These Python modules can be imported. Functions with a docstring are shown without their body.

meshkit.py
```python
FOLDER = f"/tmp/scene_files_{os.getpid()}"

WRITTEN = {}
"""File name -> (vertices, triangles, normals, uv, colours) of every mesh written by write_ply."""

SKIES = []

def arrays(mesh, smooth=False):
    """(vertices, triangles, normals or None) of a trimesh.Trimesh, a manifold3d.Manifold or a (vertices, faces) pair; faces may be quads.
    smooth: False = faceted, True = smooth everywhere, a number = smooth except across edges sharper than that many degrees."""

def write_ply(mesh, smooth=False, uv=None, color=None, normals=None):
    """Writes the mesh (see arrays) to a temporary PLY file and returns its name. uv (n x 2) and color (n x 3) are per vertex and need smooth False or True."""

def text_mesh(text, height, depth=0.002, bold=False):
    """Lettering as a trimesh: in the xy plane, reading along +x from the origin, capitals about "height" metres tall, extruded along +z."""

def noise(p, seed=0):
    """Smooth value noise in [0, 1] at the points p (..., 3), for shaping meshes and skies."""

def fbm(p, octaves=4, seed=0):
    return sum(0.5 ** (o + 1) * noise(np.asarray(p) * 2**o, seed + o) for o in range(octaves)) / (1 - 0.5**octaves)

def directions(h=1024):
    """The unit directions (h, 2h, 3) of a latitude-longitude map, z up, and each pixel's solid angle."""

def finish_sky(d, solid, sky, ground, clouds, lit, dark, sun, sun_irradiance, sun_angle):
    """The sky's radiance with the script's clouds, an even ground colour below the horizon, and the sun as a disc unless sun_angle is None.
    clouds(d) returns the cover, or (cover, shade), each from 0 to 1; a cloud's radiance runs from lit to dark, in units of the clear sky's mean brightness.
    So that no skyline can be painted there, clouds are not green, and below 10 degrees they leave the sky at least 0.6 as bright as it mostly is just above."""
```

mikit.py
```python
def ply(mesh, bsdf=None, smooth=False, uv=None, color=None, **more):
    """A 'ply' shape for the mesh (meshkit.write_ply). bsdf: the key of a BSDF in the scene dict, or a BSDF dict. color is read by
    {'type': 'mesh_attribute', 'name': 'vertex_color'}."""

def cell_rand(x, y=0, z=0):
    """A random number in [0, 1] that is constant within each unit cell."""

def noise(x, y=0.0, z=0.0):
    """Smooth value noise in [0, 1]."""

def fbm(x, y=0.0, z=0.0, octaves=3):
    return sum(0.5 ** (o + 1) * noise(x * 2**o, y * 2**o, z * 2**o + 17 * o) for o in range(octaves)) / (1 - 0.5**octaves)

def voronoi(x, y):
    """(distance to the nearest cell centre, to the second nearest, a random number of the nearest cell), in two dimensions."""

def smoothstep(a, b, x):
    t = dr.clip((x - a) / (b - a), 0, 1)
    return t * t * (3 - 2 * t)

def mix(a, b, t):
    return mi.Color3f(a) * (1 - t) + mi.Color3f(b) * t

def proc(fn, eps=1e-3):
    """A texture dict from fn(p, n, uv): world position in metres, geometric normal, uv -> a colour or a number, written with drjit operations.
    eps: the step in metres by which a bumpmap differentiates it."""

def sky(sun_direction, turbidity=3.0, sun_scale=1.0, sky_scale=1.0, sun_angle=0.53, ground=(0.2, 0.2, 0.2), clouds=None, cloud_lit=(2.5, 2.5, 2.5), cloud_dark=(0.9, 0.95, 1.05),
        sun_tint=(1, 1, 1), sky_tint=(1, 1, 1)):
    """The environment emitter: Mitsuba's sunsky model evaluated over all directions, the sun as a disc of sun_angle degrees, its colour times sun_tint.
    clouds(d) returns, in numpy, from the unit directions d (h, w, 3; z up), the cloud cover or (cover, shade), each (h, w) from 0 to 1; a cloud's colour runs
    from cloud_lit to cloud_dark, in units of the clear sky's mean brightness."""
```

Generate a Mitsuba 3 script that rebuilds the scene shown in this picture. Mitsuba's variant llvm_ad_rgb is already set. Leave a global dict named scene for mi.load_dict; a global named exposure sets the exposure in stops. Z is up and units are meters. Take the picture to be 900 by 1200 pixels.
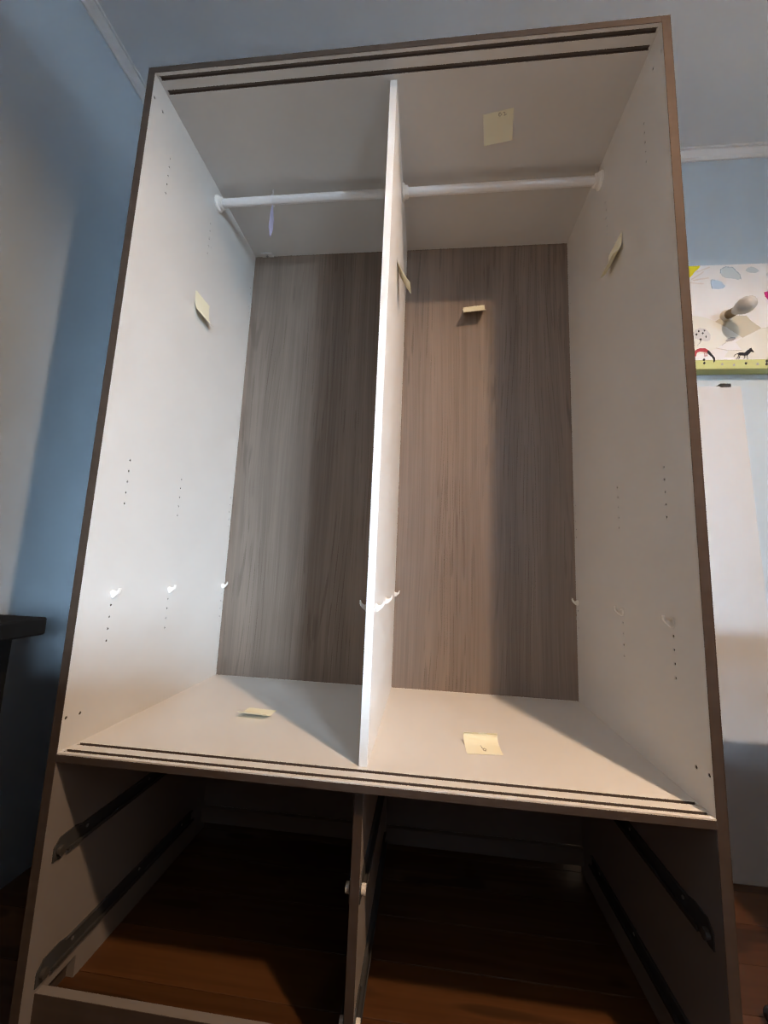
import math
import numpy as np
import trimesh
import manifold3d as m3
import drjit as dr
import mitsuba as mi
import mikit
import meshkit
from shapely.geometry import Polygon

T = mi.ScalarTransform4f
scene, labels = {}, {}

# ------------------------------------------------------------------ camera, lights, exposure
Z0 = 0.477                                    # floor to the top of the wardrobe's middle shelf
CAM = np.array([0.7135, -0.7620, 0.3751 + Z0])
YAW, PITCH, ROLL, FPX = 0.1102, 0.1406, 0.0414, 471.64
_cy, _sy, _cp, _sp = math.cos(YAW), math.sin(YAW), math.cos(PITCH), math.sin(PITCH)
_f = np.array([-_sy * _cp, _cy * _cp, _sp])
_r = np.array([_cy, _sy, 0.0])
_u = np.cross(_r, _f)
_up = -math.sin(ROLL) * _r + math.cos(ROLL) * _u
scene['camera'] = {'type': 'perspective', 'fov': 2 * math.degrees(math.atan(450 / FPX)), 'fov_axis': 'x', 'near_clip': 0.02,
                   'to_world': T().look_at(origin=CAM.tolist(), target=(CAM + _f).tolist(), up=_up.tolist())}
exposure = 0.0
WINDOW_LIGHT = [405.0, 525.0, 635.0]                # daylight seen through the window
LAMP_LIGHT = [3000.0, 2040.0, 1300.0]             # the ceiling lamp's bulb
LAMP = np.array([1.573, -0.857, 1.873 + Z0])
WIN = (2.90, 4.40, 0.92, 1.80)                # window opening in the front wall: x0, x1, z0, z1

# ------------------------------------------------------------------ helpers
def box(x0, x1, y0, y1, z0, z1):
    m = trimesh.creation.box((x1 - x0, y1 - y0, z1 - z0))
    m.apply_translation(((x0 + x1) / 2, (y0 + y1) / 2, (z0 + z1) / 2))
    return m

def rbox(x0, x1, y0, y1, z0, z1, r=0.002):
    """a box with chamfered edges"""
    pts = []
    for i in range(3):
        for sx in (0, 1):
            for sy in (0, 1):
                for sz in (0, 1):
                    p = [x1 if sx else x0, y1 if sy else y0, z1 if sz else z0]
                    s = [sx, sy, sz]
                    for k in range(3):
                        if k != i:
                            p[k] += -r if s[k] else r
                    pts.append(p)
    return trimesh.convex.convex_hull(np.array(pts))

def man(mesh):
    return m3.Manifold(m3.Mesh(np.asarray(mesh.vertices, np.float32), np.asarray(mesh.faces, np.uint32)))

def tri(m):
    q = m.to_mesh()
    return trimesh.Trimesh(q.vert_properties[:, :3], q.tri_verts, process=False)

def cut(mesh, cutters):
    return tri(man(mesh) - m3.Manifold.batch_boolean([man(c) for c in cutters], m3.OpType.Add))

def cyl(p0, p1, r, n=20):
    return trimesh.creation.cylinder(r, segment=[p0, p1], sections=n)

def lathe(profile, origin, axis=(0, 0, 1), n=32):
    m = trimesh.creation.revolve(np.array(profile, float), sections=n)
    a = trimesh.geometry.align_vectors([0, 0, 1], axis)
    m.apply_transform(a)
    m.apply_translation(origin)
    m.fix_normals()
    return m

def join(*ms):
    return trimesh.util.concatenate(list(ms))

def extrude_y(pts, y0, y1):
    """polygon in (x, z) extruded from y0 to y1"""
    m = trimesh.creation.extrude_polygon(Polygon(pts), y1 - y0, engine='earcut')
    v = np.array(m.vertices)
    m = trimesh.Trimesh(np.stack([v[:, 0], y0 + v[:, 2], v[:, 1]], 1), m.faces, process=False)
    m.fix_normals()
    return m

def extrude_x(pts, x0, x1):
    """polygon in (y, z) extruded from x0 to x1"""
    m = trimesh.creation.extrude_polygon(Polygon(pts), x1 - x0, engine='earcut')
    v = np.array(m.vertices)
    m = trimesh.Trimesh(np.stack([x0 + v[:, 2], v[:, 0], v[:, 1]], 1), m.faces, process=False)
    m.fix_normals()
    return m

def numbered(key):
    if key not in scene and key not in labels and not any(k.startswith(key + '__') for k in scene):
        return key
    i = 1
    while f'{key}_{i:03d}' in scene or f'{key}_{i:03d}' in labels or any(k.startswith(f'{key}_{i:03d}__') for k in scene):
        i += 1
    return f'{key}_{i:03d}'

def obj(name, mesh, bsdf, parent=None, smooth=False, label=None, **more):
    key = numbered((parent + '__' if parent else '') + name)
    scene[key] = mikit.ply(mesh, bsdf, smooth=smooth, **more) if not isinstance(mesh, dict) else mesh
    if label:
        labels[key] = {'label': label}
    return key

def thing(name, label, category, group=None):
    key = numbered(name)
    labels[key] = {'label': label, 'category': category}
    if group:
        labels[key]['group'] = group
    return key

def struct(name, mesh, bsdf, label=None, smooth=False):
    scene[name] = mikit.ply(mesh, bsdf, smooth=smooth)
    labels[name] = {'kind': 'structure'}
    if label:
        labels[name]['label'] = label
    return name

# ------------------------------------------------------------------ materials
def rgb(c):
    return {'type': 'rgb', 'value': list(c)}

def princ(color, rough=0.5, metallic=0.0, spec=0.5):
    return {'type': 'twosided', 'bsdf': {'type': 'principled', 'base_color': color if isinstance(color, dict) else rgb(color), 'roughness': rough, 'metallic': metallic, 'specular': spec}}

def plaster(base):
    def fn(p, n, uv):
        a = mikit.fbm(p.x * 3.1, p.y * 3.1, p.z * 3.1, octaves=3)
        return mi.Color3f(*base) * (0.94 + 0.12 * a)
    return fn

scene['wall_paint'] = princ(mikit.proc(plaster((0.475, 0.575, 0.67))), 0.75, spec=0.3)
scene['wall_white'] = princ(mikit.proc(plaster((0.76, 0.81, 0.86))), 0.8, spec=0.2)
scene['ceiling_paint'] = princ(mikit.proc(plaster((0.70, 0.735, 0.77))), 0.9, spec=0.2)
scene['trim_paint'] = princ((0.72, 0.74, 0.76), 0.45)

def laminate_fn(p, n, uv):
    a = mikit.fbm(p.x * 9.0, p.y * 9.0, p.z * 9.0, octaves=2)
    return mi.Color3f(0.64, 0.63, 0.61) * (0.975 + 0.05 * a)
scene['white_laminate'] = princ(mikit.proc(laminate_fn), 0.38, spec=0.4)
scene['shaded_laminate'] = princ((0.20, 0.175, 0.16), 0.45, spec=0.35)  # laminate darkened so the shade of the drawer section sits in the colour
scene['hole_core'] = princ((0.05, 0.042, 0.036), 0.9, spec=0.1)  # chipboard brown darkened so the shallow plugs read as deep shade
scene['white_edge'] = princ((0.80, 0.80, 0.79), 0.4, spec=0.4)

def wood_fn(off, lo, hi, dark):
    def fn(p, n, uv):
        x, z = p.x + off, p.z
        warp = mikit.fbm(x * 4.0 + 5.0, z * 0.8, off, octaves=3) - 0.5
        u = x + warp * 0.05
        broad = mikit.fbm(u * 12.0, z * 0.35, 3.0 + off, octaves=3)
        mid = mikit.fbm(u * 60.0, z * 1.1, 9.0 + off, octaves=3)
        fine = mikit.fbm(u * 260.0, z * 5.0, 1.0, octaves=2)
        t = mikit.smoothstep(0.2, 0.8, 0.50 * broad + 0.28 * mid + 0.22 * fine)
        c = mikit.mix(lo, hi, t)
        # cathedral figure: nested arches down the middle of each board of the veneer
        col = x / 0.29 + 0.35
        k = dr.floor(col)
        v = (col - k - 0.5) * 0.29 + warp * 0.05
        arch = 0.5 + 0.5 * dr.sin(6.2832 * (z * 2.3 + mikit.cell_rand(k, 3, 1) * 5.0 - v * v * 420.0 + (broad - 0.5) * 1.6))
        line = mikit.smoothstep(0.82, 0.98, arch) * mikit.smoothstep(0.40, 0.62, mikit.fbm(x * 9.0, z * 1.6, 21.0, octaves=2)) * mikit.smoothstep(0.35, 0.6, mikit.noise(u * 150.0, z * 9.0, 4.0))
        fleck = mikit.smoothstep(0.70, 0.84, mikit.noise(u * 190.0, z * 8.0, 13.0)) * mikit.smoothstep(0.45, 0.65, mikit.fbm(x * 12.0, z * 2.0, 31.0, octaves=2))
        return mikit.mix(c, mi.Color3f(dark), dr.clip(0.42 * line + 0.32 * fleck, 0, 1))
    return fn
scene['wood_decor'] = princ(mikit.proc(wood_fn(0.0, (0.160, 0.121, 0.094), (0.262, 0.202, 0.160), (0.100, 0.072, 0.054))), 0.5, spec=0.35)

def edge_fn(p, n, uv):
    a = mikit.fbm(p.x * 60.0, p.y * 60.0, p.z * 3.0, octaves=3)
    b = mikit.fbm(p.x * 3.0, p.y * 60.0, p.z * 60.0, octaves=3)
    return mikit.mix((0.045, 0.032, 0.024), (0.085, 0.060, 0.045), dr.clip(0.5 * a + 0.5 * b, 0, 1))
scene['wood_edge'] = princ(mikit.proc(edge_fn), 0.75, spec=0.12)
scene['track_plastic'] = princ((0.085, 0.066, 0.054), 0.5)
scene['rod_white'] = princ((0.80, 0.80, 0.80), 0.3)
scene['plastic_white'] = princ((0.86, 0.85, 0.82), 0.3)
scene['runner_metal'] = princ((0.05, 0.048, 0.046), 0.5, metallic=0.2)
scene['roller_plastic'] = princ((0.72, 0.70, 0.66), 0.4)
scene['roller_dark'] = princ((0.05, 0.045, 0.04), 0.5)
scene['screw_metal'] = princ((0.25, 0.24, 0.23), 0.4, metallic=0.6)
scene['note_paper'] = princ((0.80, 0.775, 0.60), 0.8, spec=0.2)
scene['pencil'] = princ((0.36, 0.33, 0.24), 0.8)
scene['tag_plastic'] = {'type': 'twosided', 'bsdf': {'type': 'plastic', 'diffuse_reflectance': rgb((0.50, 0.52, 0.78))}}
scene['tag_clear'] = princ((0.78, 0.80, 0.84), 0.2)
scene['black_lacquer'] = princ((0.006, 0.006, 0.006), 0.7, spec=0.05)
scene['cabinet_paint'] = princ((0.78, 0.78, 0.78), 0.5)
scene['black_metal'] = princ((0.01, 0.01, 0.01), 0.55)
scene['white_board'] = princ((0.52, 0.54, 0.57), 0.45, spec=0.4)
scene['board_edge'] = princ((0.62, 0.60, 0.56), 0.6)
scene['brass'] = princ((0.20, 0.15, 0.09), 0.4, metallic=0.6)
scene['socket_white'] = princ((0.62, 0.60, 0.53), 0.4)
scene['frosted_glass'] = princ((0.44, 0.44, 0.43), 0.25)
scene['blind_metal'] = princ((0.32, 0.33, 0.34), 0.5)
scene['lamp_metal'] = princ((0.35, 0.34, 0.33), 0.35, metallic=0.7)

def plank_fn(tone):
    def fn(p, n, uv):
        w = mikit.fbm(p.x * 1.3, p.y * 9.0, tone * 31.0, octaves=3) - 0.5
        g = mikit.fbm(p.x * 3.0, (p.y + w * 0.03) * 90.0, tone * 7.0, octaves=3)
        b = mikit.fbm(p.x * 1.7, p.y * 11.0, tone * 3.0, octaves=2)
        c = mikit.mix((0.045, 0.016, 0.005), (0.10, 0.040, 0.012), dr.clip(0.6 * g + 0.5 * b - 0.05, 0, 1))
        k = mikit.smoothstep(0.80, 0.90, mikit.noise(p.x * 7.0, p.y * 22.0, tone * 13.0))
        return mikit.mix(c, mi.Color3f(0.03, 0.014, 0.006), 0.7 * k) * (0.85 + 0.3 * tone)
    return fn
for i in range(3):
    scene[f'floor_wood_{i}'] = princ(mikit.proc(plank_fn(i * 0.5)), 0.42, spec=0.35)
scene['floor_gap'] = princ((0.03, 0.018, 0.01), 0.9)

# ------------------------------------------------------------------ the room
X0, X1, Y0, Y1, H = -0.350, 4.70, -4.50, 0.722, 2.045 + Z0
struct('floor', box(X0 - .1, X1 + .1, Y0 - .1, Y1 + .1, -0.12, -0.008), 'floor_gap', 'orange brown wooden plank floor')
rng = np.random.default_rng(5)
pw, k = 0.118, 0
y = Y1
while y > Y0:
    ya = max(y - pw + 0.0016, Y0)
    brk = 0.55 + 2.6 * rng.random()
    for xa, xb in ((X0, X0 + brk - 0.001), (X0 + brk + 0.001, X1)):
        obj('plank', rbox(xa, xb, ya, y, -0.02, -0.0006 * rng.random(), 0.0006), f'floor_wood_{k % 3}', 'floor')
        k += 1 + int(rng.random() * 2)
    y -= pw
struct('ceiling', box(X0 - .1, X1 + .1, Y0 - .1, Y1 + .1, H, H + 0.1), 'ceiling_paint', 'pale grey ceiling')
struct('wall_left', box(X0 - .1, X0, Y0 - .1, Y1 + .1, 0, H), 'wall_paint', 'blue grey painted wall left of the wardrobe')
struct('wall_right', box(X1, X1 + .1, Y0 - .1, -2.5, 0, H), 'wall_white', 'white painted wall beside the window')
struct('wall_blocker', box(2.66, X1 + .1, -2.5, Y1, 0, H), 'wall_white', 'added white wall block on the right, hiding part of the window')  # unseen wall added to hold window light back from the back wall
struct('wall_back', box(X0, X1, Y1, Y1 + .1, 0, H), 'wall_paint', 'blue grey painted wall behind the wardrobe')
struct('wall_front', cut(box(X0, X1, Y0 - .1, Y0, 0, H), [box(WIN[0], WIN[1], Y0 - .2, Y0 + .1, WIN[2], WIN[3])]), 'wall_white', 'white painted wall with the window')
# cornices: a stepped moulding
prof = [(0, 0), (0, -.040), (.005, -.040), (.008, -.034), (.008, -.026), (.014, -.018), (.020, -.012), (.020, -.007), (.027, -.007), (.027, 0)]
struct('trim_1', extrude_x([(Y1 - a, H + b) for a, b in prof], X0, X1), 'trim_paint', 'white cornice moulding along the back wall', smooth=30)
struct('trim_2', extrude_y([(X0 + a, H + b) for a, b in prof], Y0, Y1), 'trim_paint', 'white cornice moulding along the left wall', smooth=30)
struct('baseboard_back', rbox(X0, X1, Y1 - .012, Y1, 0, .06, .003), 'trim_paint', 'white baseboard along the back wall')
# window in the front wall, behind the photographer
a, b, c, d_ = WIN
fw = .05
frame = cut(box(a, b, Y0 - .07, Y0 - .02, c, d_), [box(a + fw, b - fw, Y0 - .2, Y0 + .1, c + fw, d_ - fw)])
struct('window_1', frame, 'trim_paint', 'white framed window with bright overcast daylight')
pane = trimesh.Trimesh([[a + fw, Y0 - .045, c + fw], [b - fw, Y0 - .045, c + fw], [b - fw, Y0 - .045, d_ - fw], [a + fw, Y0 - .045, d_ - fw]], [[0, 2, 1], [0, 3, 2]], process=False)
obj('pane', mikit.ply(pane, princ((0.1, 0.1, 0.1)), emitter={'type': 'area', 'radiance': rgb(WINDOW_LIGHT)}), None, 'window_1')
vb = thing('added_blind', 'added unseen grey blind with slats tilted to shape the window light', 'blind')  # added slats, tilted to weaken the upward window light
obj('headrail', rbox(a + .005, b - .005, Y0 - .012, Y0 + .018, d_ - .03, d_ - .002, .002), 'blind_metal', vb)
SL = 0.024
for k in range(int((d_ - .04 - c - .02) / SL)):
    sl = rbox(a + .01, b - .01, -.0138, .0138, -.0004, .0004, .0002)
    sl.apply_transform(trimesh.transformations.rotation_matrix(math.radians(-45), [1, 0, 0]))
    sl.apply_translation((0, Y0 + .002, c + .02 + SL * k))
    obj('slat', sl, 'blind_metal', vb)
obj('sill', rbox(a - .04, b + .04, Y0 - .02, Y0 + .10, c - .03, c, .004), 'trim_paint', 'window_1')

# ------------------------------------------------------------------ ceiling lamp (above right of the camera)
lamp = thing('ceiling_lamp', 'small metal pendant lamp hanging from the ceiling with a warm bulb', 'lamp')
obj('canopy', lathe([(0, 0), (.05, 0), (.05, -.012), (.02, -.025), (0, -.025)], (LAMP[0], LAMP[1], H)), 'lamp_metal', lamp, smooth=40)
obj('cord', cyl((LAMP[0], LAMP[1], H - .02), (LAMP[0], LAMP[1], LAMP[2] + .06), .004), 'black_metal', lamp, smooth=40)
obj('shade', lathe([(0, .075), (.03, .073), (.065, .055), (.085, .025), (.092, -.018), (.089, -.018), (.081, .025), (.062, .052), (.028, .069), (0, .071)], LAMP), 'lamp_metal', lamp, smooth=40)
bulb = lathe([(0, .004), (.040, .004), (.046, .012), (.046, .022), (0, .030)], LAMP)
obj('lamp_body', bulb, 'lamp_metal', lamp, smooth=40)
n_ = 40
ring_ = np.array([[math.cos(2 * math.pi * i / n_) * .040, math.sin(2 * math.pi * i / n_) * .040, .0035] for i in range(n_)] + [[0, 0, .0035]]) + LAMP
disc = trimesh.Trimesh(ring_, [[(i + 1) % n_, i, n_] for i in range(n_)], process=False)
obj('light_disc', mikit.ply(disc, princ((.8, .8, .8)), emitter={'type': 'area', 'radiance': rgb(LAMP_LIGHT)}), None, lamp)

# ------------------------------------------------------------------ wardrobe
W, D, t = 1.2026, 0.5941, 0.0166
TOP = 1.5795 + Z0
SH = Z0                                        # top of the middle shelf
XD, YD = 0.5941, 0.0593                        # divider's left face, front edge
P = 0.0256                                     # pitch of the shelf pin holes
YN, YF, YB = 0.0873, 0.2886, 0.580             # the three hole columns
wd = thing('wardrobe', 'large open white wardrobe with brown wood back panels and no doors', 'wardrobe')

hole_z = [1.419 - P * i for i in range(5)] + [0.6027 - P * i for i in range(5)] + [0.2965 - P * i for i in range(5)]
HR = .0028
def hole(y, z, xa, xb, r=HR):
    return cyl((xa, y, z + Z0), (xb, y, z + Z0), r, 10)
HOLES = [(y, z, HR) for y in (YN, YF, YB) for z in hole_z]
EXTRA = [(YF + .014, 1.419 - P * 1.6, .002), (YF + .016, 1.419 - P * 2.7, .002)] + [(y, z, .0034) for y, z in ((.010, .060), (.043, .058), (.010, 1.503), (.041, 1.503))]
def drilled(mesh, x, s, hs, parent_name, label=None):
    """blind holes in the face at x, for chipboard plugs whose dark colour stands in for hole shade"""
    return cut(mesh, [hole(y, z, x - s * .006, x + s * .01, r) for y, z, r in hs])
def cores(x, s, hs, parent):
    k = obj('pin_holes', join(*[hole(y, z, x - s * .0075, x - s * .0012, r + .0003) for y, z, r in hs]), 'hole_core', parent, label='rows of small dark pin holes')
    labels[k]['kind'] = 'stuff'
for x0, x1, face, s in ((0, t, t, 1), (W - t, W, W - t, -1)):
    hs = HOLES + EXTRA
    sp = obj('side_panel', drilled(box(x0, x1, .0012, D + .014, SH - t, TOP), face, s, hs, None), 'white_laminate', wd)
    cores(face, s, hs, sp)
    obj('edge_strip', rbox(x0, x1, 0, .0012, SH - t, TOP, .0004), 'wood_edge', sp, label='brown wood edge strip')
    lp = obj('lower_side_panel', cut(box(x0, x1, .0012, D + .014, 0, SH - t), [box(x0 - .01, x1 + .01, .046, .118, -.01, .041)]), 'shaded_laminate', wd)
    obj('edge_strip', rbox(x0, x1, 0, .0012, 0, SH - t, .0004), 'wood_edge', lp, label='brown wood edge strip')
    xo = (-.0012, 0) if x0 == 0 else (W, W + .0012)
    obj('outer_face', box(*xo, 0, D + .014, 0, TOP), 'wood_edge', sp, label='brown wood outer face')
gx0, gx1 = t + .006, W - t - .004
grooves = ((.0080, .0178), (.0380, .0480))
def board(name, z0, z1, gz, label):
    gs = []
    for ga, gb in grooves:
        gs.append(box(gx0, gx1, ga, gb, gz - .006, gz + .006))
    m = cut(box(t, W - t, .0012, D, z0, z1), gs)
    s = obj(name, m, 'white_laminate', wd)
    zl = z1 - (.003 if gz == z1 else 0)
    obj('edge_strip', rbox(t, W - t, 0, .0012, z0, zl, .0004), 'wood_edge', s, label='brown wood edge strip')
    if zl < z1:
        obj('lip_highlight', box(t, W - t, 0, .0012, zl, z1), 'white_edge', s, label='thin front lip painted white as its highlight')  # white strip puts the highlight of the shelf edge into the colour
    for ga, gb in grooves:
        za, zb = (gz - .006, gz - .0035) if gz == z1 else (gz + .0035, gz + .006)
        tr = join(box(gx0, gx1, ga, gb, za, zb), *[box(gx0, gx1, q, q + .0012, min(za, gz), max(zb, gz)) for q in (ga, gb - .0012)])
        obj('door_track', tr, 'track_plastic', s, label='dark grooved sliding door track')
board('top_panel', TOP - t, TOP, TOP - t, None)
board('shelf', SH - t, SH, SH, None)
# divider of the upper half
dm = drilled(drilled(box(XD, XD + t, YD + .001, D, SH, TOP - t), XD + t, 1, HOLES, None), XD, -1, HOLES, None)
dv = obj('divider', dm, 'white_laminate', wd)
cores(XD + t, 1, HOLES, dv); cores(XD, -1, HOLES, dv)
obj('edge_strip', rbox(XD, XD + t, YD, YD + .001, SH, TOP - t, .0004), 'white_edge', dv, label='white edge strip')
# back panels, dark wood grain above, plain below
obj('back_panel', box(t, XD + t / 2 - .0004, D, D + .008, SH - t, TOP), 'wood_decor', wd, label='brown wood grain back panel of the left compartment')
obj('back_panel', box(XD + t / 2 + .0004, W - t, D, D + .008, SH - t, TOP), 'wood_decor', wd, label='brown wood grain back panel of the right compartment')
obj('lower_back_panel', box(t, W - t, D, D + .008, .076, SH - t - .002), 'shaded_laminate', wd)
obj('rear_rail', rbox(t, W - t, D - .012, D + .004, .030, .074, .001), 'shaded_laminate', wd)
# lower half
LD0 = .0215
ld = obj('lower_divider', box(XD, XD + t, LD0 + .0012, D - .012, 0, SH - t), 'shaded_laminate', wd)
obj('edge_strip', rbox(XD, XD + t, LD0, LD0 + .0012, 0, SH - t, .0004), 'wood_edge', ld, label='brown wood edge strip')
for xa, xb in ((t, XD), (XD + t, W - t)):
    pl = obj('plinth', box(xa, xb, .0282, .0440, 0.0, .0525), 'shaded_laminate', wd)
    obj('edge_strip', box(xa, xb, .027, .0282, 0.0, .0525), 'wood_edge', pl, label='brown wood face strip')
# drawer runners with rollers
def runner(x, s, zc, rm='roller_plastic', rl='pale plastic roller'):
    """x: the panel's face, s: +1 when the compartment lies at larger x"""
    def bx(a, b, *r):
        return box(min(x + s * a, x + s * b), max(x + s * a, x + s * b), *r)
    z = zc + Z0
    head = extrude_x([(.024, z - .022), (.024, z + .004), (.036, z + .017), (.070, z + .019), (.088, z + .014), (.088, z - .014), (.070, z - .014), (.046, z - .014), (.040, z - .022)],
                     min(x, x + s * .0022), max(x, x + s * .0022))
    k = obj('drawer_runner', join(bx(0, .0018, .080, .520, z - .014, z + .014), bx(0, .011, .050, .520, z - .014, z - .012), bx(.009, .011, .050, .520, z - .014, z - .007), bx(0, .006, .080, .520, z + .012, z + .014), head), 'runner_metal', wd, label='dark metal drawer runner')
    obj('roller', cyl((x + s * .0025, .037, z - .006), (x + s * .0095, .037, z - .006), .0085, 20), rm, k, smooth=40, label=rl)
    for yy in (.100, .292, .470):
        obj('screw', cyl((x + s * .001, yy, z + .002), (x + s * .0032, yy, z + .002), .0032, 10), 'screw_metal', k)
for zc in (-.185, -.393):
    runner(t, 1, zc, 'roller_dark', 'dark plastic roller'); runner(XD, -1, zc); runner(XD + t, 1, zc); runner(W - t, -1, zc, 'roller_dark', 'dark plastic roller')
# clothes rails
RZ, RY, RR = 1.5165 + Z0, .315, .0125
def flange(x, s, k):
    prof_ = [(0, 0), (.024, 0), (.0245, .003), (.022, .0065), (.0185, .0075), (.0175, .017), (.0135, .0185), (0, .0185)]
    obj('rail_socket', lathe(prof_, (x, RY, RZ), (s, 0, 0)), 'plastic_white', k, smooth=35, label='white round rail socket')
for xa, xb in ((t, XD), (XD + t, W - t)):
    k = obj('clothes_rail', cyl((xa + .012, RY, RZ), (xb - .012, RY, RZ), RR, 28), 'rod_white', wd, smooth=40, label='white round clothes rail')
    flange(xa, 1, k); flange(xb, -1, k)
# shelf supports
PEG = [(0, -.0085), (.003, -.0100), (.0095, -.0050), (.0150, .0005), (.0172, .0050), (.0178, .0120), (.0162, .0126), (.0142, .0070), (.0110, .0040), (.0060, .0030), (.0030, .0050), (0, .0060)]
def peg(x, s, yy):
    pts = [(x + s * a, .2965 + Z0 + b) for a, b in PEG]
    obj('shelf_support', join(extrude_y(pts, yy - .0035, yy + .0035), cyl((x, yy, .2965 + Z0), (x + s * .0022, yy, .2965 + Z0), .0075, 16)), 'plastic_white', wd, label='small white plastic shelf support hook')
for yy in (YN, YF, YB):
    peg(t, 1, yy); peg(XD, -1, yy); peg(XD + t, 1, yy); peg(W - t, -1, yy)
# a small corner block at the rear of the roof panel
obj('corner_block', rbox(t + .03, t + .075, D - .022, D - .002, TOP - t - .006, TOP - t, .001), 'white_laminate', wd)
obj('corner_screw', cyl((t + .053, D - .010, TOP - t - .0085), (t + .053, D - .010, TOP - t - .005), .0045, 12), 'screw_metal', wd)

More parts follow.
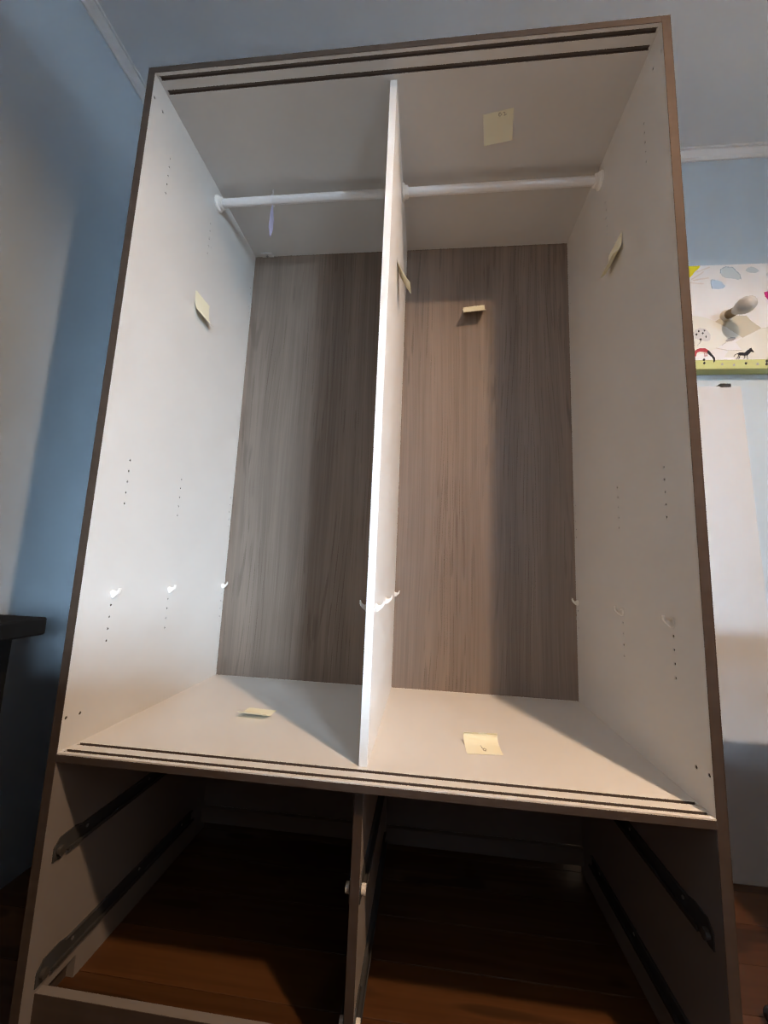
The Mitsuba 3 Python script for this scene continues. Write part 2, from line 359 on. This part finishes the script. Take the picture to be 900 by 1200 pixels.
# ------------------------------------------------------------------ sticky notes
def note(label, origin, across, down, normal, curl, w=.076, h=.076, marks=None, spin=0.0):
    """a sheet glued along its top edge. curl: list of (length fraction, angle from the surface in degrees) going down the sheet"""
    A, B, N = (np.array(v, float) / np.linalg.norm(v) for v in (across, down, normal))
    c, s = math.cos(math.radians(spin)), math.sin(math.radians(spin))
    A, B = c * A + s * B, -s * A + c * B
    n = 16
    sv = np.linspace(0, 1, n + 1)
    ang = np.radians(np.interp(sv, [q[0] for q in curl], [q[1] for q in curl]))
    step = h / n
    d1 = np.concatenate([[0], np.cumsum(np.cos((ang[1:] + ang[:-1]) / 2) * step)])
    n1 = np.concatenate([[0], np.cumsum(np.sin((ang[1:] + ang[:-1]) / 2) * step)]) + .0006
    nx = 6
    O = np.array(origin, float)
    v, off = [], .00025
    for side in (0, 1):
        for i in range(n + 1):
            nn = -np.sin(ang[i]) * B + np.cos(ang[i]) * N
            for j in range(nx + 1):
                v.append(O + A * (j / nx - .5) * w + B * d1[i] + N * n1[i] + nn * (off if side else 0))
    idx = lambda s_, i, j: s_ * (n + 1) * (nx + 1) + i * (nx + 1) + j
    f = []
    for i in range(n):
        for j in range(nx):
            a_, b_, c_, e_ = idx(1, i, j), idx(1, i, j + 1), idx(1, i + 1, j + 1), idx(1, i + 1, j)
            f += [[a_, c_, b_], [a_, e_, c_]]
            a_, b_, c_, e_ = idx(0, i, j), idx(0, i, j + 1), idx(0, i + 1, j + 1), idx(0, i + 1, j)
            f += [[a_, b_, c_], [a_, c_, e_]]
    for i in range(n):
        for j in (0, nx):
            f += [[idx(0, i, j), idx(0, i + 1, j), idx(1, i + 1, j)], [idx(0, i, j), idx(1, i + 1, j), idx(1, i, j)]]
    for j in range(nx):
        for i in (0, n):
            f += [[idx(0, i, j), idx(0, i, j + 1), idx(1, i, j + 1)], [idx(0, i, j), idx(1, i, j + 1), idx(1, i, j)]]
    key = thing('sticky_note', label, 'sticky note', 'yellow sticky notes in the wardrobe')
    obj('sheet', trimesh.Trimesh(np.array(v), np.array(f), process=False), 'note_paper', key, smooth=50)
    for line in marks or []:
        segs = []
        for p0, p1 in zip(line[:-1], line[1:]):
            pp = []
            for (u_, s_) in (p0, p1):
                nn = -np.sin(np.interp(s_, sv, ang)) * B + np.cos(np.interp(s_, sv, ang)) * N
                pp.append(O + A * (u_ - .5) * w + B * np.interp(s_, sv, d1) + N * np.interp(s_, sv, n1) + nn * .0006)
            segs.append(cyl(pp[0], pp[1], .0007, 5))
        obj('pencil_stroke', join(*segs), 'pencil', key, label='faint pencil writing')
    return key

b_mark = [[(.46, .48), (.48, .62), (.50, .78)], [(.49, .70), (.54, .64), (.58, .70), (.56, .80), (.50, .78)]]
note('pale yellow sticky note on the underside of the wardrobe top, right compartment', (.868, .147, TOP - t), (.076, -.011, 0), (.012, .076, 0), (0, 0, -1), [(0, 0), (.4, 3), (1, 12)],
     marks=[[(.50, .10), (.56, .05), (.62, .12), (.54, .17), (.50, .10)], [(.66, .06), (.72, .08), (.70, .17), (.78, .15)]])
note('pale yellow sticky note sticking out of the wood back panel, right compartment', (.858, D, 1.326 + Z0), (1, 0, .10), (0, 0, -1), (0, -1, 0), [(0, 5), (.15, 25), (.5, 48), (1, 66)])
note('yellow sticky note curling off the white divider, right compartment', (XD + t, .262, 1.228 + Z0), (0, -1, -.25), (0, .2, -1), (1, 0, 0), [(0, 5), (.2, 25), (1, 40)])
note('pale sticky note lifting off the left inner side panel above the middle', (t, .290, 1.166 + Z0), (0, 1, .0), (0, 0, -1), (1, 0, 0), [(0, 0), (.55, 8), (.8, 30), (1, 52)], spin=0)
note('dim sticky note curling off the right inner side panel', (W - t, .245, 1.248 + Z0), (0, 1, -.1), (0, -.05, -1), (-1, 0, 0), [(0, 0), (.5, 10), (.75, 40), (1, 62)])
note('pale sticky note lying on the shelf of the left compartment', (.298, .313, SH), (1, -.06, 0), (0, -1, 0), (0, 0, 1), [(0, 0), (.45, 3), (.75, 20), (1, 40)])
note('pale sticky note with rolled rear edge lying on the shelf of the right compartment', (.845, .160, SH), (-1, -.10, 0), (-.03, 1, 0), (0, 0, 1), [(0, 0), (.5, 2), (.75, 25), (.9, 80), (1, 150)],
     marks=[[(1 - u_, 1 - s_) for u_, s_ in ln] for ln in b_mark])

# ------------------------------------------------------------------ tag hanging on the rail
tg = thing('hanging_tag', 'thin lavender plastic tag hanging from the left clothes rail', 'tag')
ring = trimesh.creation.torus(RR + .0022, .0012, major_sections=28, minor_sections=8)
ring.apply_transform(trimesh.transformations.rotation_matrix(math.pi / 2, [0, 1, 0]))
ring.apply_translation((.199, RY, RZ - .0012))
obj('loop', ring, 'tag_clear', tg, smooth=True)
obj('hook', cyl((.199, RY, RZ + .012), (.1985, RY - .003, RZ + .034), .0014, 8), 'tag_clear', tg, smooth=40)
blade = extrude_x([(RY - .001, RZ - .015), (RY + .004, RZ - .015), (RY + .020, RZ - .050), (RY + .020, RZ - .090), (RY + .004, RZ - .125), (RY - .012, RZ - .105), (RY - .010, RZ - .060)], -.0008, .0008)
blade.apply_transform(trimesh.transformations.rotation_matrix(math.radians(4), [0, 0, 1], (0, RY, 0)))
blade.apply_translation((.199, 0, 0))
obj('blade', blade, 'tag_plastic', tg)

# ------------------------------------------------------------------ white board and low grey board behind the wardrobe's right side
def leaning(x0, x1, z0, z1, yb, yt, th):
    m = rbox(x0, x1, 0, th, 0, 1, .0015)
    v = np.array(m.vertices)
    yy = yb + (yt - yb) * v[:, 2]
    return trimesh.Trimesh(np.stack([v[:, 0], yy + v[:, 1], z0 + (z1 - z0) * v[:, 2]], 1), m.faces, process=False)
wb = thing('white_board', 'tall white board leaning on the back wall right of the wardrobe', 'board')
obj('panel', leaning(1.245, 1.790, 0.0, 1.060 + Z0, .632, .690, .016), 'white_board', wb)
obj('hook', join(rbox(1.722, 1.758, .688, .712, 1.055 + Z0, 1.069 + Z0, .002), rbox(1.733, 1.747, .700, .720, 1.055 + Z0, 1.075 + Z0, .002)), 'black_metal', wb, label='small black hook on the top edge')

# ------------------------------------------------------------------ children's wall lamp: a printed box with a bare bulb
CX0, CX1, CZ0, CZ1, CY = 1.585, 1.985, 1.1175 + Z0, 1.5215 + Z0, .678
cl = thing('wall_lamp', 'square wall lamp with children\'s drawing of horses and a bare bulb', 'lamp')
def body_fn(p, n, uv):
    ground = mikit.smoothstep(.034, .0345, p.z - CZ0)
    c = mikit.mix((0.50, 0.54, 0.23), (0.72, 0.75, 0.79), ground)
    return c
scene['lamp_print'] = princ(mikit.proc(body_fn), 0.55, spec=0.3)
cb = obj('box', rbox(CX0, CX1, CY, Y1, CZ0, CZ1, .002), 'lamp_print', cl)
def ink(name, c):
    scene[name] = princ(c, 0.6, spec=0.2)
ink('ink_yellow', (0.70, 0.66, 0.03)); ink('ink_pale', (0.68, 0.64, 0.63)); ink('ink_blue', (0.50, 0.59, 0.65)); ink('ink_blue_line', (0.30, 0.42, 0.52))
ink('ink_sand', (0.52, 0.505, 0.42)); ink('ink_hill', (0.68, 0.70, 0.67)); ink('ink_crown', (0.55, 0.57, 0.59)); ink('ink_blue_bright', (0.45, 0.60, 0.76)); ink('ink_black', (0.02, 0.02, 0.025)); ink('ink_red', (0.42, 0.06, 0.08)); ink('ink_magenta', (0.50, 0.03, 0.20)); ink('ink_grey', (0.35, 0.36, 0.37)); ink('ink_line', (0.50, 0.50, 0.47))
_layer = [0]
def pr(name, pts, mat, label=None, holder=None, closed=True, smooth_it=False):
    """flat print on the lamp's face; pts in millimetres from the face's lower left corner"""
    _layer[0] += 1
    q = Polygon(pts)
    if not q.is_valid:
        q = q.buffer(0)
    if smooth_it:
        q = q.buffer(3).buffer(-6).buffer(3)
    if q.geom_type != 'Polygon':
        q = max(q.geoms, key=lambda g: g.area)
    m = [(CX0 + a_ / 1000, CZ0 + b_ / 1000) for a_, b_ in q.exterior.coords]
    return obj(name, extrude_y(m, CY - .0002 - .00001 * _layer[0], CY + .0005), mat, holder or cl, label=label)
def stroke(pts, w):
    from shapely.geometry import LineString
    return list(LineString(pts).buffer(w / 2, resolution=3).exterior.coords)

pr('hill', [(0, 205), (60, 205), (99, 197), (130, 180), (164, 158), (188, 138), (214, 117), (160, 100), (128, 78), (92, 60), (0, 45)], 'ink_hill', 'pale painted hill')
pr('hill', [(214, 117), (258, 141), (281, 152), (318, 154), (399, 150), (399, 36), (236, 36), (150, 45), (165, 69), (209, 69), (190, 100)], 'ink_hill', 'pale painted hill')
pr('hill', [(130, 180), (153, 198), (174, 204), (234, 200), (247, 180), (278, 152), (258, 141), (235, 128), (214, 117), (188, 138), (164, 158)], 'ink_sand', 'sand coloured painted patch')  # beige flat patch between the pale hills, below the bulb
pr('hill_outline', stroke([(130, 180), (164, 158), (188, 138), (214, 117), (243, 132), (277, 151), (318, 154)], 1.2), 'ink_line')
pr('hill_outline', stroke([(128, 78), (165, 69), (209, 69)], 2.0), 'ink_line')
pr('sun', [(1.5, 402.5), (95, 402.5), (90, 392), (76, 381), (61, 360), (40, 350), (20, 343), (1.5, 340)], 'ink_yellow', 'yellow painted sun in the corner')
for ray in ([(63, 350), (83, 362), (103, 377)], [(70, 345), (92, 349), (118, 352)], [(83, 378), (107, 388), (125, 395)], [(50, 338), (70, 334), (100, 330)]):
    pr('sun_ray', stroke(ray, 5), 'ink_pale')
pr('cloud', [(160, 370), (163, 386), (179, 394), (203, 391), (213, 377), (224, 363), (227, 345), (218, 340), (200, 347), (177, 349), (165, 357)], 'ink_blue', 'pale blue painted cloud')
pr('cloud_outline', stroke([(160, 370), (163, 386), (179, 394), (203, 391), (213, 377), (225, 361), (226, 343)], 2.2), 'ink_blue_line')
pr('cloud', [(126, 342), (131, 346), (143, 343), (161, 336), (173, 318), (167, 309), (148, 306), (130, 309), (126, 320)], 'ink_blue_bright', 'blue painted cloud')
pr('cloud_outline', stroke([(129, 310), (126, 323), (126, 342), (132, 345), (141, 343)], 2.2), 'ink_blue_line')
pr('cloud', [(243, 377), (252, 387), (267, 391), (282, 382), (290, 373), (276, 365), (258, 367)], 'ink_blue', 'small pale blue painted cloud')
pr('cloud', [(311, 359), (322, 373), (344, 369), (353, 353), (334, 341), (314, 346)], 'ink_blue', 'pale blue painted cloud')
pr('bird', [(298, 288), (306, 292), (326, 288), (339, 274), (327, 259), (310, 258), (300, 271)], 'ink_magenta', 'magenta painted bird')
pr('tree_trunk', [(65, 89), (80, 112), (86, 116), (73, 97), (63, 86)], 'ink_grey')
pr('tree_crown', [(52, 132), (62, 150), (77, 157), (96, 153), (105, 142), (111, 131), (108, 109), (93, 104), (74, 111), (58, 117)], 'ink_crown', 'grey painted tree crown with dots')
for q in ([(70, 144), (73, 149), (77, 144), (72, 139)], [(82, 136), (86, 141), (90, 136), (85, 131)], [(61, 132), (65, 137), (69, 132), (64, 127)], [(73, 113), (77, 118), (82, 113), (76, 107)], [(89, 147), (92, 151), (95, 147), (91, 143)], [(93, 123), (96, 127), (99, 123), (96, 119)]):
    pr('tree_dot', q, 'ink_black')
pr('leaf', [(158, 104), (166, 115), (179, 120), (190, 118), (193, 113), (182, 106), (169, 103)], 'ink_grey', 'grey painted leaf')
pr('leaf_stem', stroke([(146, 89), (163, 102), (175, 109)], 1.4), 'ink_grey')
pr('red_horse', [(52, 66), (58, 72), (72, 79), (91, 79), (100, 71), (96, 62), (83, 65), (71, 66), (62, 63), (58, 48), (55, 48)], 'ink_red', 'red grazing painted horse')
pr('red_horse_leg', stroke([(88, 65), (87, 47)], 2.4), 'ink_red'); pr('red_horse_leg', stroke([(94, 65), (93, 49)], 2.4), 'ink_red')
pr('red_horse_neck', [(99, 72), (105, 66), (120, 41), (119, 30), (113, 24), (114, 34), (110, 45), (100, 54), (95, 64)], 'ink_black', 'black mane and head')
pr('black_horse', [(192, 56), (201, 61), (217, 60), (223, 66), (235, 76), (240, 77), (242, 70), (248, 63), (245, 60), (239, 63), (234, 59), (227, 50), (214, 48), (200, 50)], 'ink_black', 'black walking painted horse')
for q in ([(197, 52), (195, 45), (189, 37)], [(201, 52), (199, 44), (196, 37)], [(216, 51), (216, 43), (213, 37)], [(223, 52), (224, 45), (224, 36)]):
    pr('black_horse_leg', stroke(q, 2.6), 'ink_black')
pr('black_horse_tail', stroke([(195, 57), (186, 53), (181, 46)], 2.0), 'ink_black')
for q in ([(80, 37), (84, 41), (88, 37), (85, 31), (80, 32)], [(80, 24), (84, 28), (87, 24), (85, 18), (80, 19)], [(138, 19), (142, 23), (145, 19), (143, 13), (139, 14)], [(176, 16), (180, 20), (183, 16), (181, 10), (176, 11)],
          [(214, 21), (218, 25), (222, 21), (219, 15), (215, 16)], [(251, 18), (255, 22), (259, 18), (256, 12), (252, 13)], [(281, 29), (285, 33), (289, 28), (286, 22), (281, 23)], [(280, 18), (284, 22), (288, 17), (285, 11), (280, 12)]):
    pr('flower_dot', q, 'ink_black' if q[0][0] in (80, 281, 280, 214) else 'ink_grey')

# socket and bulb
bx_, bz_ = 1.752, 1.318 + Z0
ax = np.array([0.0, -1.0, -.22]); ax /= np.linalg.norm(ax)
so = np.array([bx_, CY, bz_])
obj('rosette', lathe([(0, 0), (.021, 0), (.021, .004), (.017, .014), (0, .014)], so + np.array([0, .0, 0]), ax), 'socket_white', cl, smooth=35, label='cream round lamp holder')
obj('socket', lathe([(0, .012), (.0150, .012), (.0155, .022), (.0140, .024), (.0150, .027), (.0138, .030), (.0148, .033), (.0136, .036), (.0142, .044), (0, .044)], so, ax), 'brass', cl, smooth=30, label='dark brass socket')
obj('glass_bulb', lathe([(0, .040), (.0130, .040), (.0140, .048), (.0180, .058), (.0240, .072), (.0270, .086), (.0266, .097), (.0225, .110), (.0140, .1190), (0, .1225)], so, ax, 40), 'frosted_glass', cl, smooth=60, label='frosted white bulb')

# ------------------------------------------------------------------ black furniture, unseen window light blockers
bt = thing('black_table', 'black table at the left edge in front of the left wall', 'table')
TZ = .273 + Z0
obj('tabletop', rbox(X0 + .02, .090, -.835, -.135, TZ - .028, TZ, .003), 'black_lacquer', bt)
obj('apron', box(X0 + .05, .026, -.80, -.150, TZ - .11, TZ - .028), 'black_lacquer', bt)
for lx in (X0 + .045, -.034):
    for ly in (-.82, -.196):
        obj('leg', rbox(lx, lx + .064, ly, ly + .064, 0, TZ - .028, .004), 'black_lacquer', bt)

sb = thing('sideboard_blocker', 'long black sideboard shape added unseen under the camera to block window light', 'sideboard')  # unseen stand-in, height set to shade the drawer section from the window
obj('carcass', rbox(1.06, 2.40, -1.34, -.86, .06, .665, .003), 'black_lacquer', sb)
obj('top', rbox(1.05, 2.41, -1.35, -.845, .665, .687, .003), 'black_lacquer', sb)
obj('plinth', box(1.08, 2.38, -1.32, -.90, 0, .06), 'black_lacquer', sb)
for k in range(3):
    dx = 1.062 + k * .4455
    dk = obj('door', rbox(dx + .002, dx + .4435, -.86, -.846, .07, .655, .002), 'black_lacquer', sb)
    obj('knob', lathe([(0, 0), (.006, 0), (.006, .012), (.014, .016), (.014, .024), (0, .026)], (dx + (.40 if k % 2 == 0 else .04), -.846, .45), (0, 1, 0), 16), 'lamp_metal', dk, smooth=35)
ch = thing('chest_blocker', 'narrow black chest shape, added unseen behind the camera to block window light', 'chest of drawers')  # added out of view to cut window light low on the left panel
obj('carcass', rbox(.64, 1.04, -1.34, -.86, .06, .778, .003), 'black_lacquer', ch)
obj('top', rbox(.63, 1.045, -1.35, -.845, .778, .800, .003), 'black_lacquer', ch)
obj('plinth', box(.66, 1.02, -1.32, -.90, 0, .06), 'black_lacquer', ch)
for k in range(3):
    dk = obj('drawer', rbox(.645, 1.035, -.86, -.846, .07 + k * .236, .302 + k * .236, .002), 'black_lacquer', ch)
    obj('knob', lathe([(0, 0), (.006, 0), (.006, .012), (.014, .016), (.014, .024), (0, .026)], (.84, -.846, .19 + k * .236), (0, 1, 0), 16), 'lamp_metal', dk, smooth=35)
hu = thing('hutch_blocker', 'tall white hutch added unseen over the sideboard to block window light', 'cabinet')  # unseen blocker added to dim window light on divider and right compartment
obj('carcass', rbox(1.58, 1.96, -1.30, -1.02, .687, 1.95, .003), 'cabinet_paint', hu)
for k in range(2):
    dx = 1.583 + k * .1885
    dk = obj('door', rbox(dx, dx + .1855, -1.02, -1.004, .692, 1.945, .002), 'cabinet_paint', hu)
    obj('knob', lathe([(0, 0), (.006, 0), (.006, .012), (.014, .016), (.014, .024), (0, .026)], (dx + (.16 if k == 0 else .026), -1.004, 1.20), (0, 1, 0), 16), 'lamp_metal', dk, smooth=35)
tc = thing('cabinet_blocker', 'tall white cabinet shape, added unseen to keep window light off the left wall', 'cabinet')  # added out of sight so the window does not reach the left wall
obj('carcass', rbox(X0 + .02, .60, -1.36, -.885, .06, 2.06, .003), 'cabinet_paint', tc)
obj('plinth', box(X0 + .04, .58, -1.34, -.91, 0, .06), 'cabinet_paint', tc)
for k in range(2):
    dx = X0 + .022 + k * .4655
    dk = obj('door', rbox(dx, dx + .4625, -.885, -.868, .065, 2.05, .002), 'cabinet_paint', tc)
    obj('handle', rbox(dx + (.415 if k == 0 else .035), dx + (.430 if k == 0 else .050), -.868, -.852, .95, 1.12, .003), 'lamp_metal', dk)

pt = thing('pedestal_table', 'black pedestal table with splayed feet at the right edge beside the wardrobe', 'table')
pc = np.array([2.02, -.10])
obj('tabletop', rbox(1.572, 2.47, -.58, .375, .715, .740, .004), 'black_lacquer', pt)
obj('column', lathe([(0, .03), (.07, .03), (.06, .06), (.032, .10), (.028, .60), (.05, .68), (.09, .714), (0, .714)], (pc[0], pc[1], 0)), 'black_metal', pt, smooth=40)
for sx, sy in ((-1, 1), (1, 1), (-1, -1), (1, -1)):
    e = np.array([pc[0] + sx * .610, pc[1] + sy * .335])
    ends = [(pc[0], pc[1], .055, .035), (e[0] - sx * .06, e[1] - sy * .033, .024, .022), (e[0], e[1], .016, .015)]
    pts = np.vstack([trimesh.creation.icosphere(1, r_).vertices + [x_, y_, z_] for x_, y_, z_, r_ in ends])
    obj('foot', trimesh.convex.convex_hull(pts), 'black_metal', pt, smooth=50)
